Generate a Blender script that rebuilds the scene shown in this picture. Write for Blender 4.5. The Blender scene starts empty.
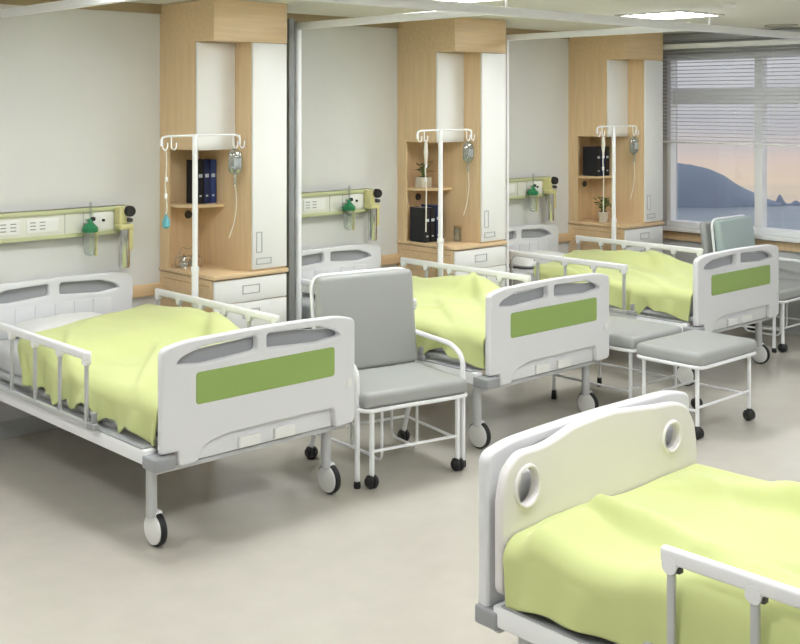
import bpy, bmesh, math, random
from mathutils import Vector, Matrix, noise
PI = math.pi
C = bpy.context.scene.collection
scene = bpy.context.scene
S = 2.089            # bay spacing along the headwall

# ------------------------------------------------------------ materials
def srgb(r, g, b):
    def f(c):
        c /= 255.0
        return c / 12.92 if c <= .04045 else ((c + .055) / 1.055) ** 2.4
    return (f(r), f(g), f(b), 1)

def mat(name, col, rough=.5, metal=0, noise_amt=0, noise_scale=20, coat=0, spec=.5, trans=0, bump=0, bump_scale=200, stretch=None, sheen=0):
    m = bpy.data.materials.new(name); m.use_nodes = True
    nt = m.node_tree; b = nt.nodes['Principled BSDF']
    b.inputs['Base Color'].default_value = col
    b.inputs['Roughness'].default_value = rough
    b.inputs['Metallic'].default_value = metal
    b.inputs['Coat Weight'].default_value = coat
    b.inputs['Specular IOR Level'].default_value = spec
    b.inputs['Transmission Weight'].default_value = trans
    b.inputs['Sheen Weight'].default_value = sheen
    if noise_amt or bump:
        tc = nt.nodes.new('ShaderNodeTexCoord'); mp = nt.nodes.new('ShaderNodeMapping')
        nt.links.new(tc.outputs['Object'], mp.inputs['Vector'])
        if stretch: mp.inputs['Scale'].default_value = stretch
    if noise_amt:
        n = nt.nodes.new('ShaderNodeTexNoise'); n.inputs['Scale'].default_value = noise_scale
        n.inputs['Detail'].default_value = 5
        r = nt.nodes.new('ShaderNodeValToRGB')
        r.color_ramp.elements[0].position = .3; r.color_ramp.elements[1].position = .7
        r.color_ramp.elements[0].color = tuple(c * (1 - noise_amt) for c in col[:3]) + (1,)
        r.color_ramp.elements[1].color = tuple(min(1, c * (1 + noise_amt)) for c in col[:3]) + (1,)
        nt.links.new(mp.outputs[0], n.inputs['Vector']); nt.links.new(n.outputs['Fac'], r.inputs[0])
        nt.links.new(r.outputs[0], b.inputs['Base Color'])
    if bump:
        n = nt.nodes.new('ShaderNodeTexNoise'); n.inputs['Scale'].default_value = bump_scale
        bp = nt.nodes.new('ShaderNodeBump'); bp.inputs['Strength'].default_value = bump; bp.inputs['Distance'].default_value = .002
        nt.links.new(mp.outputs[0], n.inputs['Vector']); nt.links.new(n.outputs['Fac'], bp.inputs['Height'])
        nt.links.new(bp.outputs[0], b.inputs['Normal'])
    return m

def emis(name, col, strength):
    m = bpy.data.materials.new(name); m.use_nodes = True
    nt = m.node_tree; nt.nodes.clear()
    e = nt.nodes.new('ShaderNodeEmission'); o = nt.nodes.new('ShaderNodeOutputMaterial')
    e.inputs[0].default_value = col; e.inputs[1].default_value = strength
    nt.links.new(e.outputs[0], o.inputs[0]); return m

def glass(name, tint=(1, 1, 1, 1), fac=.06):
    m = bpy.data.materials.new(name); m.use_nodes = True
    nt = m.node_tree; nt.nodes.clear()
    t = nt.nodes.new('ShaderNodeBsdfTransparent'); g = nt.nodes.new('ShaderNodeBsdfGlossy')
    mx = nt.nodes.new('ShaderNodeMixShader'); o = nt.nodes.new('ShaderNodeOutputMaterial')
    t.inputs[0].default_value = tint; g.inputs['Roughness'].default_value = .03
    mx.inputs[0].default_value = fac
    nt.links.new(t.outputs[0], mx.inputs[1]); nt.links.new(g.outputs[0], mx.inputs[2]); nt.links.new(mx.outputs[0], o.inputs[0])
    return m

M = dict(
    wall=mat('wall_paint', srgb(222, 222, 220), .7, noise_amt=.012, noise_scale=3),
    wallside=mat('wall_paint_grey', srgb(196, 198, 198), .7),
    floor=mat('vinyl_floor', srgb(198, 193, 183), .19, noise_amt=.03, noise_scale=7, spec=.6),
    ceil=mat('ceiling_paint', srgb(226, 224, 216), .8),
    wood=mat('maple_wood', srgb(222, 194, 154), .42, noise_amt=.07, noise_scale=7, stretch=(6, 6, .35)),
    woodh=mat('maple_wood_horizontal', srgb(222, 194, 154), .42, noise_amt=.07, noise_scale=7, stretch=(.35, 6, 6)),
    woodd=mat('maple_edge', srgb(186, 150, 104), .5),
    white=mat('white_laminate', srgb(238, 238, 236), .35),
    plastic=mat('bed_plastic', srgb(228, 229, 232), .33, coat=.15),
    cream=mat('cream_plastic', srgb(231, 227, 228), .35, coat=.1),
    green=mat('green_inlay', srgb(150, 178, 98), .4),
    wmetal=mat('white_enamel', srgb(243, 244, 246), .3),
    grey=mat('grey_plastic', srgb(158, 160, 163), .45),
    gmetal=mat('silver_tube', srgb(196, 198, 200), .3, metal=.35),
    chrome=mat('chrome', srgb(210, 210, 208), .12, metal=1),
    dark=mat('black_rubber', srgb(28, 28, 30), .5),
    gap_strip=mat('gap_strip_grey', srgb(128, 130, 130), .6),
    darkgrey=mat('dark_grey_metal', srgb(70, 72, 72), .5),
    blanket=mat('lime_blanket', srgb(206, 214, 147), .85, bump=.25, bump_scale=400, sheen=.15),
    sheet=mat('white_sheet', srgb(226, 227, 226), .85),
    matt=mat('mattress_fabric', srgb(206, 208, 210), .85),
    vinyl=mat('grey_vinyl', srgb(166, 168, 166), .42, bump=.15, bump_scale=300),
    teal=mat('window_tinted_vinyl', srgb(170, 186, 184), .4),  # teal tint puts the cool window light into the vinyl colour
    lime=mat('pale_lime_trim', srgb(196, 200, 158), .45),
    panel=mat('headwall_panel', srgb(226, 226, 216), .5),
    recess_shade=mat('recess_shade_grey', srgb(158, 160, 163), .5),  # shade inside the bed board slots, put into the grey
    handle=mat('handle_grey', srgb(186, 188, 190), .45),
    mark=mat('printed_grey', srgb(150, 152, 150), .6),
    jargreen=mat('green_plastic', srgb(40, 128, 84), .35),
    yellow=mat('pale_yellow_plastic', srgb(210, 204, 148), .4),
    clear=glass('clear_plastic', srgb(236, 242, 242), .24),
    bagm=glass('iv_bag_plastic', srgb(222, 230, 234), .42),
    pane=glass('window_glass', (1, 1, 1, 1), .04),
    blue=mat('navy_book', srgb(30, 44, 92), .5),
    black=mat('black_book', srgb(20, 22, 30), .5),
    bluel=mat('blue_book', srgb(44, 66, 128), .5),
    pale=mat('pale_print', srgb(190, 200, 214), .6),
    leaf=mat('leaf', srgb(78, 112, 48), .5, noise_amt=.25, noise_scale=30),
    pot=mat('pot_white', srgb(214, 206, 190), .6),
    soil=mat('soil', srgb(60, 45, 32), .9),
    aqua=mat('aqua_clip', srgb(96, 168, 180), .45),
    tubing=mat('clear_tubing', srgb(222, 218, 206), .4),
    frame=mat("window_frame", srgb(236, 238, 240), .4),
    slat=mat('blind_slat', srgb(238, 240, 244), .45),
    lamp=emis('lamp_diffuser', (.965, .985, 1, 1), 37),
    lampframe=mat('lamp_frame', srgb(180, 178, 168), .5),
    tanceil=mat('tan_reflection_shade', srgb(168, 150, 118), .6),
    hill=mat('hill_haze_blue', srgb(146, 158, 176), 1, noise_amt=.08, noise_scale=.02, spec=0),  # distance haze is mixed into this pale blue
    sea=mat('sea_water', srgb(150, 160, 172), .5, spec=.4, noise_amt=.16, noise_scale=.03, stretch=(1, .25, 1)),
)

def translucent(m, fac):
    nt = m.node_tree; b = nt.nodes['Principled BSDF']; o = nt.nodes['Material Output']
    t = nt.nodes.new('ShaderNodeBsdfTranslucent'); t.inputs[0].default_value = b.inputs['Base Color'].default_value
    x = nt.nodes.new('ShaderNodeMixShader'); x.inputs[0].default_value = fac
    nt.links.new(b.outputs[0], x.inputs[1]); nt.links.new(t.outputs[0], x.inputs[2]); nt.links.new(x.outputs[0], o.inputs[0])
translucent(M['slat'], .45)

# ------------------------------------------------------------ mesh helpers
def bx(bm, c, s, bev=0, seg=2, rot=None):
    m = Matrix.Translation(Vector(c))
    if rot is not None: m = m @ rot
    r = bmesh.ops.create_cube(bm, size=1, matrix=m @ Matrix.Diagonal((s[0], s[1], s[2], 1)))
    if bev > 0:
        vs = r['verts']; es = list({e for v in vs for e in v.link_edges})
        bmesh.ops.bevel(bm, geom=es, offset=min(bev, min(s) * .49), segments=seg, profile=.5, affect='EDGES')

def b2(bm, x0, x1, y0, y1, z0, z1, bev=0, seg=2):
    bx(bm, ((x0 + x1) / 2, (y0 + y1) / 2, (z0 + z1) / 2), (abs(x1 - x0), abs(y1 - y0), abs(z1 - z0)), bev, seg)

def smoothpath(pts, r=.05, n=5, closed=False):
    P = [Vector(p) for p in pts]; out = []
    N = len(P)
    for i, p in enumerate(P):
        if not closed and (i == 0 or i == N - 1): out.append(p); continue
        a = P[i - 1]; b = P[(i + 1) % N]
        da = (a - p); db = (b - p)
        rr = min(r, da.length * .49, db.length * .49)
        A = p + da.normalized() * rr; B = p + db.normalized() * rr
        for k in range(n + 1):
            t = k / n
            out.append(A * (1 - t) ** 2 + p * 2 * t * (1 - t) + B * t * t)
    return out

def tube(bm, pts, r=.012, seg=10, closed=False, flat=None):
    P = [Vector(p) for p in pts]; N = len(P); rings = []
    prev = None
    for i, p in enumerate(P):
        if closed: t = (P[(i + 1) % N] - P[i - 1])
        else: t = (P[min(i + 1, N - 1)] - P[max(i - 1, 0)])
        t.normalize()
        if prev is None:
            up = Vector((0, 0, 1)) if abs(t.z) < .9 else Vector((0, 1, 0))
            u = t.cross(up).normalized()
        else:
            u = (prev - t * prev.dot(t)).normalized()
        prev = u; v = t.cross(u)
        rr = r[i] if isinstance(r, (list, tuple)) else r
        fu, fv = flat if flat else (1, 1)
        rings.append([bm.verts.new(p + (u * math.cos(a) * fu + v * math.sin(a) * fv) * rr) for a in [2 * PI * k / seg for k in range(seg)]])
    for i in range(N if closed else N - 1):
        A = rings[i]; B = rings[(i + 1) % N]
        for k in range(seg):
            bm.faces.new((A[k], A[(k + 1) % seg], B[(k + 1) % seg], B[k]))
    if not closed:
        bm.faces.new(list(reversed(rings[0]))); bm.faces.new(rings[-1])

def lathe(bm, prof, c=(0, 0, 0), seg=20, axis='z'):
    rings = []
    def tr(r, a, h):
        x, y, z = r * math.cos(a), r * math.sin(a), h
        if axis == 'x': x, y, z = z, x, y
        if axis == 'y': x, y, z = x, z, y
        return (x + c[0], y + c[1], z + c[2])
    for r, h in prof:
        rings.append([bm.verts.new(tr(max(r, 1e-4), 2 * PI * k / seg, h)) for k in range(seg)])
    for A, B in zip(rings, rings[1:]):
        for k in range(seg): bm.faces.new((A[k], A[(k + 1) % seg], B[(k + 1) % seg], B[k]))
    bm.faces.new(list(reversed(rings[0]))); bm.faces.new(rings[-1])

def cyl(bm, a, b, r, seg=14): tube(bm, [a, b], r, seg)

def prism(bm, poly, z0, z1):
    A = [bm.verts.new((x, y, z0)) for x, y in poly]; B = [bm.verts.new((x, y, z1)) for x, y in poly]
    n = len(poly)
    bm.faces.new(list(reversed(A))); bm.faces.new(B)
    for i in range(n): bm.faces.new((A[i], A[(i + 1) % n], B[(i + 1) % n], B[i]))

def plate_mesh(outer, holes, thick, bev=.006, y=0):
    """Flat board in the x-z plane with rounded edges and real through holes, centred on y."""
    cu = bpy.data.curves.new('outline', 'CURVE'); cu.dimensions = '2D'; cu.fill_mode = 'BOTH'
    for poly in [outer] + holes:
        sp = cu.splines.new('POLY'); sp.points.add(len(poly) - 1); sp.use_cyclic_u = True
        for p, (a, b) in zip(sp.points, poly): p.co = (a, b, 0, 1)
    cu.extrude = thick / 2 - bev; cu.bevel_depth = bev; cu.bevel_resolution = 2; cu.offset = -bev
    ob = bpy.data.objects.new('outline', cu); C.objects.link(ob)
    dg = bpy.context.evaluated_depsgraph_get()
    me = bpy.data.meshes.new_from_object(ob.evaluated_get(dg))
    bpy.data.objects.remove(ob); bpy.data.curves.remove(cu)
    for v in me.vertices:
        a, b, c = v.co; v.co = (a, y + c, b)
    me.flip_normals()
    return me

def rnd(pts, r, n=6):
    """Round the corners of a 2D polygon; r is one radius or one per point."""
    out = []; N = len(pts)
    for i in range(N):
        ri = r[i] if isinstance(r, (list, tuple)) else r
        p = Vector(pts[i]); a = Vector(pts[i - 1]); b = Vector(pts[(i + 1) % N])
        if ri <= 0: out.append((p.x, p.y)); continue
        da = a - p; db = b - p; rr = min(ri, da.length * .49, db.length * .49)
        A = p + da.normalized() * rr; B = p + db.normalized() * rr
        for k in range(n + 1):
            t = k / n; q = A * (1 - t) ** 2 + p * 2 * t * (1 - t) + B * t * t
            out.append((q.x, q.y))
    return out

def finish(me, m, smooth=35):
    if m and not me.materials: me.materials.append(m)
    elif m: me.materials.clear(); me.materials.append(m)
    for p in me.polygons: p.use_smooth = True
    me.set_sharp_from_angle(angle=math.radians(smooth))

def obj(name, bm, m, parent=None, loc=None, smooth=35, label=None):
    if isinstance(bm, bmesh.types.BMesh):
        bmesh.ops.recalc_face_normals(bm, faces=bm.faces)
        me = bpy.data.meshes.new(name); bm.to_mesh(me); bm.free()
    else: me = bm; me.name = name
    finish(me, m, smooth)
    o = bpy.data.objects.new(name, me); C.objects.link(o)
    if parent is not None: o.parent = parent
    if loc is not None: o.location = loc
    if label: o['label'] = label
    return o

def nb(): return bmesh.new()
def box(name, x0, x1, y0, y1, z0, z1, m, parent=None, bev=0, label=None):
    b = nb(); b2(b, x0, x1, y0, y1, z0, z1, bev); return obj(name, b, m, parent, label=label)

def thing(name, label, cat, loc=(0, 0, 0), rz=0, group=None):
    o = bpy.data.objects.new(name, None); C.objects.link(o)
    o.location = loc; o.rotation_euler = (0, 0, rz); o.empty_display_size = .1
    return tag(o, label, cat, group)

def tag(o, label, cat, group=None):
    o['label'] = label; o['category'] = cat
    if group: o['group'] = group
    return o

def struct(o, label=None):
    o['kind'] = 'structure'
    if label: o['label'] = label
    return o

def kids(o): return [c for c in C.objects if c.parent == o]
def copy_tree(o, loc, rz=None, label=None):
    def rec(a, p):
        c = a.copy(); C.objects.link(c); c.parent = p
        for ch in kids(a): rec(ch, c)
        return c
    r = rec(o, None); r.location = loc
    if rz is not None: r.rotation_euler = (0, 0, rz)
    if label: r['label'] = label
    return r

# ------------------------------------------------------------ the room
XL, XR, YF, ZC = -1.6, 9.0, -7.0, 2.59
struct(box('floor', XL - .1, XR + .1, YF - .1, .1, -.1, 0, M['floor']))
struct(box('ceiling', XL - .1, XR + .1, YF - .1, .1, ZC, ZC + .1, M['ceil']))
struct(box('wall_back', XL - .1, XR + .1, 0, .1, 0, ZC, M['wall']))
struct(box('wall_front', XL - .1, XR + .1, YF - .1, YF, 0, ZC, M['wall']))
struct(box('wall_left', XL - .1, XL, YF, 0, 0, ZC, M['wall']))
WY0, WY1, WZ0, WZ1 = -.40, -6.35, .82, 2.40       # window opening
b = nb()
b2(b, XR, XR + .16, YF, 0, 0, WZ0); b2(b, XR, XR + .16, YF, 0, WZ1, ZC)
b2(b, XR, XR + .16, WY0, 0, WZ0, WZ1); b2(b, XR, XR + .16, YF, WY1, WZ0, WZ1)
struct(obj('wall_right', b, M['wallside']))
struct(box('trim_1', XL, XR, -.03, 0, .725, .80, M['woodh'], bev=.006))         # wooden bumper rail on the headwall
struct(box('trim_2', XR - .03, XR, YF, -.03, .70, .775, M['wood'], bev=.006))   # the same under the window
struct(box('ceiling_shade_strip', XL, XR, -.02, 0, 2.53, ZC, M['tanceil']))                  # added strip, its tan stands for a shaded wood reflection at the ceiling
struct(box('baseboard_back', XL, XR, -.015, 0, 0, .10, M['wallside'], bev=.003))
struct(box('baseboard_right', XR - .015, XR, YF, -.015, 0, .10, M['wallside'], bev=.003))

# window with mullions, transom, sill and panes
win = bpy.data.objects.new('window_1', None); C.objects.link(win); struct(win)
win.location = (XR, 0, 0)
b = nb()
b2(b, -.01, .08, WY0 - .04, WY0, WZ0, WZ1, .004); b2(b, -.02, .14, WY1, WY1 + .045, WZ0, WZ1, .004)
b2(b, -.02, .14, WY1, WY0, WZ1 - .05, WZ1, .004); b2(b, -.02, .14, WY1, WY0, WZ0, WZ0 + .05, .004)
b2(b, .02, .12, WY1, WY0, 1.945, 2.085, .004)
mull = [-1.325 - i * .93 for i in range(5)]
for y in mull: b2(b, -.01, .08, y - .036, y + .036, WZ0, WZ1, .004)
obj('window_frame', b, M['frame'], win)
b = nb(); b2(b, -.09, .0, WY1 - .03, WY0 + .03, WZ0 - .035, WZ0, .008)
obj('window_sill', b, M['white'], win)
edges = [WY0 - .045] + mull + [WY1 + .045]
for a, c in zip(edges, edges[1:]):
    for z0, z1 in ((WZ0 + .05, 1.945), (2.085, WZ1 - .05)):
        b = nb(); b2(b, .06, .066, c, a, z0, z1); obj('window_pane', b, M['pane'], win)

# venetian blinds, one per window bay
bedges = [-.36] + mull + [WY1 - .05]
bl_lab = ['lowered grey venetian blind over the window bay beside the last cabinet',
          'lowered grey venetian blind over the second window bay, right of the mullion']
for i, (a, c) in enumerate(zip(bedges, bedges[1:])):
    a -= .006; c += .006
    t = thing('venetian_blind', bl_lab[i] if i < 2 else 'lowered grey venetian blind further along the window wall, bay %s' % ['three', 'four', 'five', 'six'][i - 2],
              'blind', (XR - .06, (a + c) / 2, 1.59), 0, 'venetian blinds on the window wall')
    h = (a - c) / 2
    box('head_rail', -.025, .025, -h, h, .945, .99, M['slat'], t, .004)
    b = nb(); z = .03
    tl = Matrix.Rotation(math.radians(13), 4, 'Y')
    while z < .94:
        bx(b, (0, 0, z), (.025, 2 * h, .0012), 0, rot=tl); z += .0335
    obj('slats', b, M['slat'], t)
    box('bottom_rail', -.014, .014, -h, h, 0, .016, M['white'], t, .004)
    for q in (-.62, .62):
        b = nb(); cyl(b, (-.015, q * h, .01), (-.015, q * h, .95), .0012, 6); obj('cord', b, M['white'], t)

# ceiling lamps (recessed square panels)
first = None
lamps = [(2.79 + S * k, y) for y in (-1.78, -4.6) for k in (-1, 0, 1, 2)]
for (x, y) in lamps:
    if first is None:
        first = t = thing('ceiling_lamp', '', 'ceiling light', (x, y, ZC), 0, 'recessed ceiling lamps')
        b = nb(); fw = .03
        b2(b, -.28, .28, -.28, -.25, -.012, 0, .003); b2(b, -.28, .28, .25, .28, -.012, 0, .003)
        b2(b, -.28, -.25, -.25, .25, -.012, 0, .003); b2(b, .25, .28, -.25, .25, -.012, 0, .003)
        obj('lamp_frame', b, M['lampframe'], t)
        box('diffuser', -.25, .25, -.25, .25, -.006, 0, M['lamp'], t)
    else: t = copy_tree(first, (x, y, ZC))
    if y > -3 and 6.8 < x < 7.2: t['label'] = 'lit square recessed ceiling lamp in front of the last cabinet'
    elif y > -3 and 4.7 < x < 5: t['label'] = 'lit square recessed ceiling lamp at the top edge, before the middle cabinet'
    else: t['label'] = 'lit square recessed ceiling lamp in the ceiling above the ward, outside the view'
t = thing('ceiling_downlight', 'small dark rimmed round downlight in the ceiling near the window', 'ceiling light', (8.55, -1.78, ZC))
b = nb(); lathe(b, [(.10, 0), (.13, 0), (.13, -.012), (.10, -.012)], seg=28); obj('rim', b, M['lampframe'], t)
b = nb(); lathe(b, [(.0, -.001), (.1, -.001), (.1, -.004), (0, -.004)], seg=28); obj('lens', b, M['darkgrey'], t)
t = thing('smoke_detector', 'small white round smoke detector on the ceiling above the last bay', 'smoke detector', (6.45, -2.56, ZC))
b = nb(); lathe(b, [(.05, 0), (.05, -.015), (.035, -.03), (0, -.032)], seg=24); obj('detector_body', b, M['white'], t)

# curtain tracks
ZT = 2.455
t = thing('curtain_track', 'white ceiling-hung curtain track running the length of the ward', 'curtain track', (XL, -2.22, ZT))
box('track_rail', .0, 8.85 - XL, -.022, .022, -.02, .03, M['wmetal'], t, .006)
for x in (-.5, .95, 2.6, 4.72, 6.78, 8.6):
    b = nb(); cyl(b, (x - XL, 0, .03), (x - XL, 0, ZC - ZT), .006, 8); obj('hanger_rod', b, M['wmetal'], t)
lab = ['white curtain track branch above the left edge of the photo, over the nearest bay',
       'white curtain track branch running from the post beside the nearest cabinet',
       'white curtain track branch running out from the side of the middle cabinet',
       'white curtain track branch beside the last cabinet, next to the window']
for k in range(4):
    x = [2.72, 4.58, 6.56, 8.66][k]
    t = thing('curtain_track', lab[k], 'curtain track', (x, -.5 if k == 1 else -.03, ZT), 0, 'curtain track branches between the bays')
    y0 = 0 if k == 1 else 0
    ln = 2.19 - (.5 if k == 1 else .03)
    box('track_rail', -.02, .02, -ln, 0, -.02, .025, M['wmetal'], t, .006)
    box('end_bracket', -.022, .022, 0, .02 if k != 1 else .04, -.03, .035, M['darkgrey'], t, .004)
for k, (rr, lb) in enumerate([(.024, 'white curtain post beside the nearest cabinet, thick, floor to track'), (.011, 'thin white curtain post beside the middle cabinet')]):
    x = [4.585, 6.55][k]; y = [-.52, -.60][k]
    t = thing('curtain_post', lb, 'post', (x, y, 0), 0)
    b = nb(); cyl(b, (0, 0, .0), (0, 0, ZT - .02), rr, 14); obj('post_tube', b, M['wmetal'], t)
    b = nb(); lathe(b, [(rr * 1.9, 0), (rr * 1.9, .012), (rr, .02)], seg=18); obj('floor_flange', b, M['wmetal'], t)
t = thing('dark_gap_strip', 'narrow dark grey upright strip filling the gap between the nearest cabinet and the curtain post', 'gap_strip', (4.475, -.45, 0))
box('strip_board', -.022, .022, -.15, .43, .0, 2.50, M['gap_strip'], t, .003)  # dark grey upright strip filling the gap between cabinet and post

# ------------------------------------------------------------ headwall service rails
def service_rail(k, label):
    t = thing('headwall_rail', label, 'medical rail', (3.60 + k * (S - .035), 0, 1.145), 0, 'medical service rails above the beds')
    L = 1.20
    box('rail_body', -L, 0, -.055, 0, .0, .172, M['panel'], t, .004)
    box('upper_band', -L, 0, -.07, -.002, .145, .172, M['lime'], t, .004)
    box('lower_band', -L, 0, -.07, -.002, .0, .024, M['lime'], t, .004)
    def mk(name, x0, x1, z0, z1, m=M['mark']):
        return box(name, x0, x1, -.0575, -.055, z0, z1, m, t)
    for i, x in enumerate((-1.16, -.90, -.66)):
        f = box('outlet_plate', x, x + .2, -.060, -.055, .045, .125, M['white'], t, .002)
        for j in range(3 if i < 2 else 2):
            for z in (.062, .082, .102):
                box('outlet_slot', x + .02 + j * .06, x + .055 + j * .06, -.0615, -.06, z, z + .006, M['mark'], f)
    b = nb()
    for x in (-.95, -.42, -.30): b2(b, x, x + .003, -.0565, -.055, .026, .145)
    obj('seam', b, M['mark'], t)
    f = box('gas_plate', -.235, -.10, -.0625, -.055, .035, .14, M['white'], t, .002)
    b = nb(); lathe(b, [(.009, -.0625), (.009, -.072), (.0, -.072)], (-.17, 0, .09), 16, 'y'); obj('gas_port', b, M['dark'], f)
    return t
service_rail(0, 'medical service rail with lime bands on the wall above the nearest bed at left')
service_rail(1, 'medical service rail with lime bands on the wall above the middle bed')
service_rail(2, 'medical service rail with lime bands on the wall above the farthest bed')

def flowmeter(k, label):
    t = thing('oxygen_flowmeter', label, 'oxygen flowmeter', (3.315 + k * (S - .037), -.115, 1.03), 0, 'green topped oxygen humidifiers on the rails')
    b = nb(); lathe(b, [(.006, .0), (.030, .01), (.040, .04), (.042, .15), (.042, .158)], seg=22); obj('water_jar', b, M['clear'], t)
    b = nb(); lathe(b, [(.045, .145), (.048, .15), (.048, .172), (.030, .19), (.018, .205), (.014, .225), (.0, .225)], seg=22); obj('jar_cap', b, M['jargreen'], t)
    b = nb(); cyl(b, (0, .0595, .19), (0, 0, .19), .011); cyl(b, (-.02, 0, .2), (-.028, 0, .225), .007); obj('wall_connector', b, M['chrome'], t)
    b = nb(); cyl(b, (.004, 0, .22), (.004, 0, .325), .0075, 12); obj('flow_tube', b, M['clear'], t)
    b = nb(); lathe(b, [(.012, .212), (.016, .216), (.016, .232), (.008, .236)], (.016, -.005, 0), 14); obj('control_knob', b, M['dark'], t)
    b = nb(); cyl(b, (.028, -.02, .0), (.028, -.02, .15), .009, 12); obj('drip_stem', b, M['yellow'], t)
    return t
flowmeter(0, 'green capped oxygen humidifier jar on the rail above the nearest bed at left')
flowmeter(1, 'green capped oxygen humidifier jar on the rail above the middle bed')
flowmeter(2, 'green capped oxygen humidifier jar on the rail above the farthest bed')

def suction(k, label):
    t = thing('suction_regulator', label, 'suction regulator', (3.545 + k * (S - .037), -.115, .935), 0, 'yellow suction regulators at the rail ends')
    b = nb(); lathe(b, [(.0, 0), (.032, .004), (.036, .02), (.036, .245), (.0, .245)], seg=22); obj('collection_jar', b, M['chrome'], t)
    b = nb(); b2(b, -.046, .046, -.04, .045, .24, .275, .01, 3); obj('jar_lid', b, M['yellow'], t)
    b = nb(); b2(b, .012, .048, -.03, .03, .11, .245, .008); obj('side_bracket', b, M['yellow'], t)
    b = nb(); b2(b, -.04, .01, -.02, .058, .27, .375, .006); obj('regulator_body', b, M['yellow'], t)
    b = nb(); lathe(b, [(.0, -.05), (.03, -.05), (.034, -.04), (.034, -.015), (.0, -.015)], (.022, 0, .352), 24, 'y'); obj('gauge', b, M['dark'], t)
    b = nb(); lathe(b, [(.0, -.05), (.013, -.05), (.015, -.01), (.0, -.01)], (.02, 0, .298), 16, 'y'); obj('adjust_knob', b, M['darkgrey'], t)
    return t
suction(0, 'yellow suction regulator with black gauge above the nearest bed at left')
suction(1, 'yellow suction regulator with black gauge above the middle bed')
suction(2, 'yellow suction regulator with black gauge above the farthest bed')

# ------------------------------------------------------------ cabinets
def cabinet(k, label):
    t = thing('bedside_cabinet', label, 'cabinet', (3.865 + k * S, 0, 0), 0, 'maple cabinets between the beds')
    W, D, DM = .554, .622, .44          # width, depth, depth of the recessed half
    X2 = .285                            # where the wardrobe half starts
    Zc, Zs, Zu, Zt = .905, 1.31, 1.662, 2.335
    g = .002
    # lower chest
    b = nb(); b2(b, 0, W, -D + .02, -g, .07, Zc - .03); b2(b, .02, W, -D + .06, -g, .0, .07)
    obj('chest_body', b, M['woodh'], t)
    b = nb()
    for z in (.62, .745): b2(b, -.0025, 0, -D + .05, -.05, z, z + .006)
    for z in (.835,): b2(b, -.0025, 0, -D + .05, -.05, z, z + .004)
    obj('side_groove', b, M['woodd'], t)
    box('countertop', -.008, W + .004, -D - .012, -g, Zc - .025, Zc, M['woodh'], t, .003)
    z = Zc - .035
    for h in (.15, .17, .22, .22):
        d = box('drawer', .004, W - .004, -D, -D + .018, z - h + .006, z, M['white'], t, .002)
        b = nb(); zc = z - .07
        for (x0, x1, z0, z1) in ((.21, .34, zc + .022, zc + .028), (.21, .34, zc - .028, zc - .022), (.21, .216, zc - .028, zc + .028), (.334, .34, zc - .028, zc + .028)):
            b2(b, x0, x1, -D - .004, -D, z0, z1, .001)
        obj('handle', b, M['handle'], d)
        z -= h
    # wardrobe half
    b = nb(); b2(b, X2, W, -D + .02, -g, Zc, Zt); obj('wardrobe_body', b, M['wood'], t)
    d = box('door', X2 + .004, W - .003, -D, -D + .018, Zc + .012, Zt - .004, M['white'], t, .002)
    b = nb()
    for (x0, x1, z0, z1) in ((.312, .318, 1.02, 1.15), (.352, .358, 1.02, 1.15), (.312, .358, 1.144, 1.15), (.312, .358, 1.02, 1.026)):
        b2(b, x0, x1, -D - .004, -D, z0, z1, .001)
    for (x0, x1, z0, z1) in ((.312, .43, .945, .951), (.312, .43, .980, .986), (.312, .318, .945, .986), (.424, .43, .945, .986)):
        b2(b, x0, x1, -D - .004, -D, z0, z1, .001)
    obj('handle', b, M['handle'], d)
    # upper half and the fascia up to the ceiling
    b = nb(); b2(b, 0, X2, -DM + .02, -g, Zu, Zt); obj('upper_body', b, M['wood'], t)
    b = nb(); b2(b, .0, X2 - .002, -DM, -DM + .018, Zu + .095, Zt - .004, .002); obj('upper_door', b, M['white'], t)
    b = nb(); b2(b, .0, X2 - .002, -DM, -DM + .018, Zu + .0, Zu + .09, .002); obj('lower_flap', b, M['white'], t)
    b = nb(); b2(b, 0, W, -D, -g, Zt, ZC - .003); obj('fascia_box', b, M['woodh'], t)
    # open corner shelves
    b = nb(); b2(b, 0, X2, -.022, -g, Zc, Zu); obj('back_panel', b, M['wood'], t)
    b = nb(); b2(b, 0, .02, -.10, -.022, Zc, Zu); obj('side_stile', b, M['wood'], t)
    pts = [(.0215, -.022)]
    for i in range(13):
        a = PI + PI / 2 * i / 12
        pts.append((max(.0215, X2 + X2 * math.cos(a)), -.10 + .21 * math.sin(a)))
    pts.append((X2, -.022))
    b = nb(); prism(b, pts, Zs - .02, Zs); obj('corner_shelf', b, M['woodh'], t)
    b = nb(); lathe(b, [(.0, -.03), (.026, -.03), (.028, -.0225), (.0, -.0225)], (.20, 0, 1.225), 20, 'y'); obj('wall_socket', b, M['darkgrey'], t)
    return t
cabinet(0, 'tall maple cabinet with white doors nearest the camera, beside the nearest bed')
cabinet(1, 'tall maple and white cabinet between the middle bed and the farthest bed')
cabinet(2, 'tall maple and white cabinet next to the window, last of the row')

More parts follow.
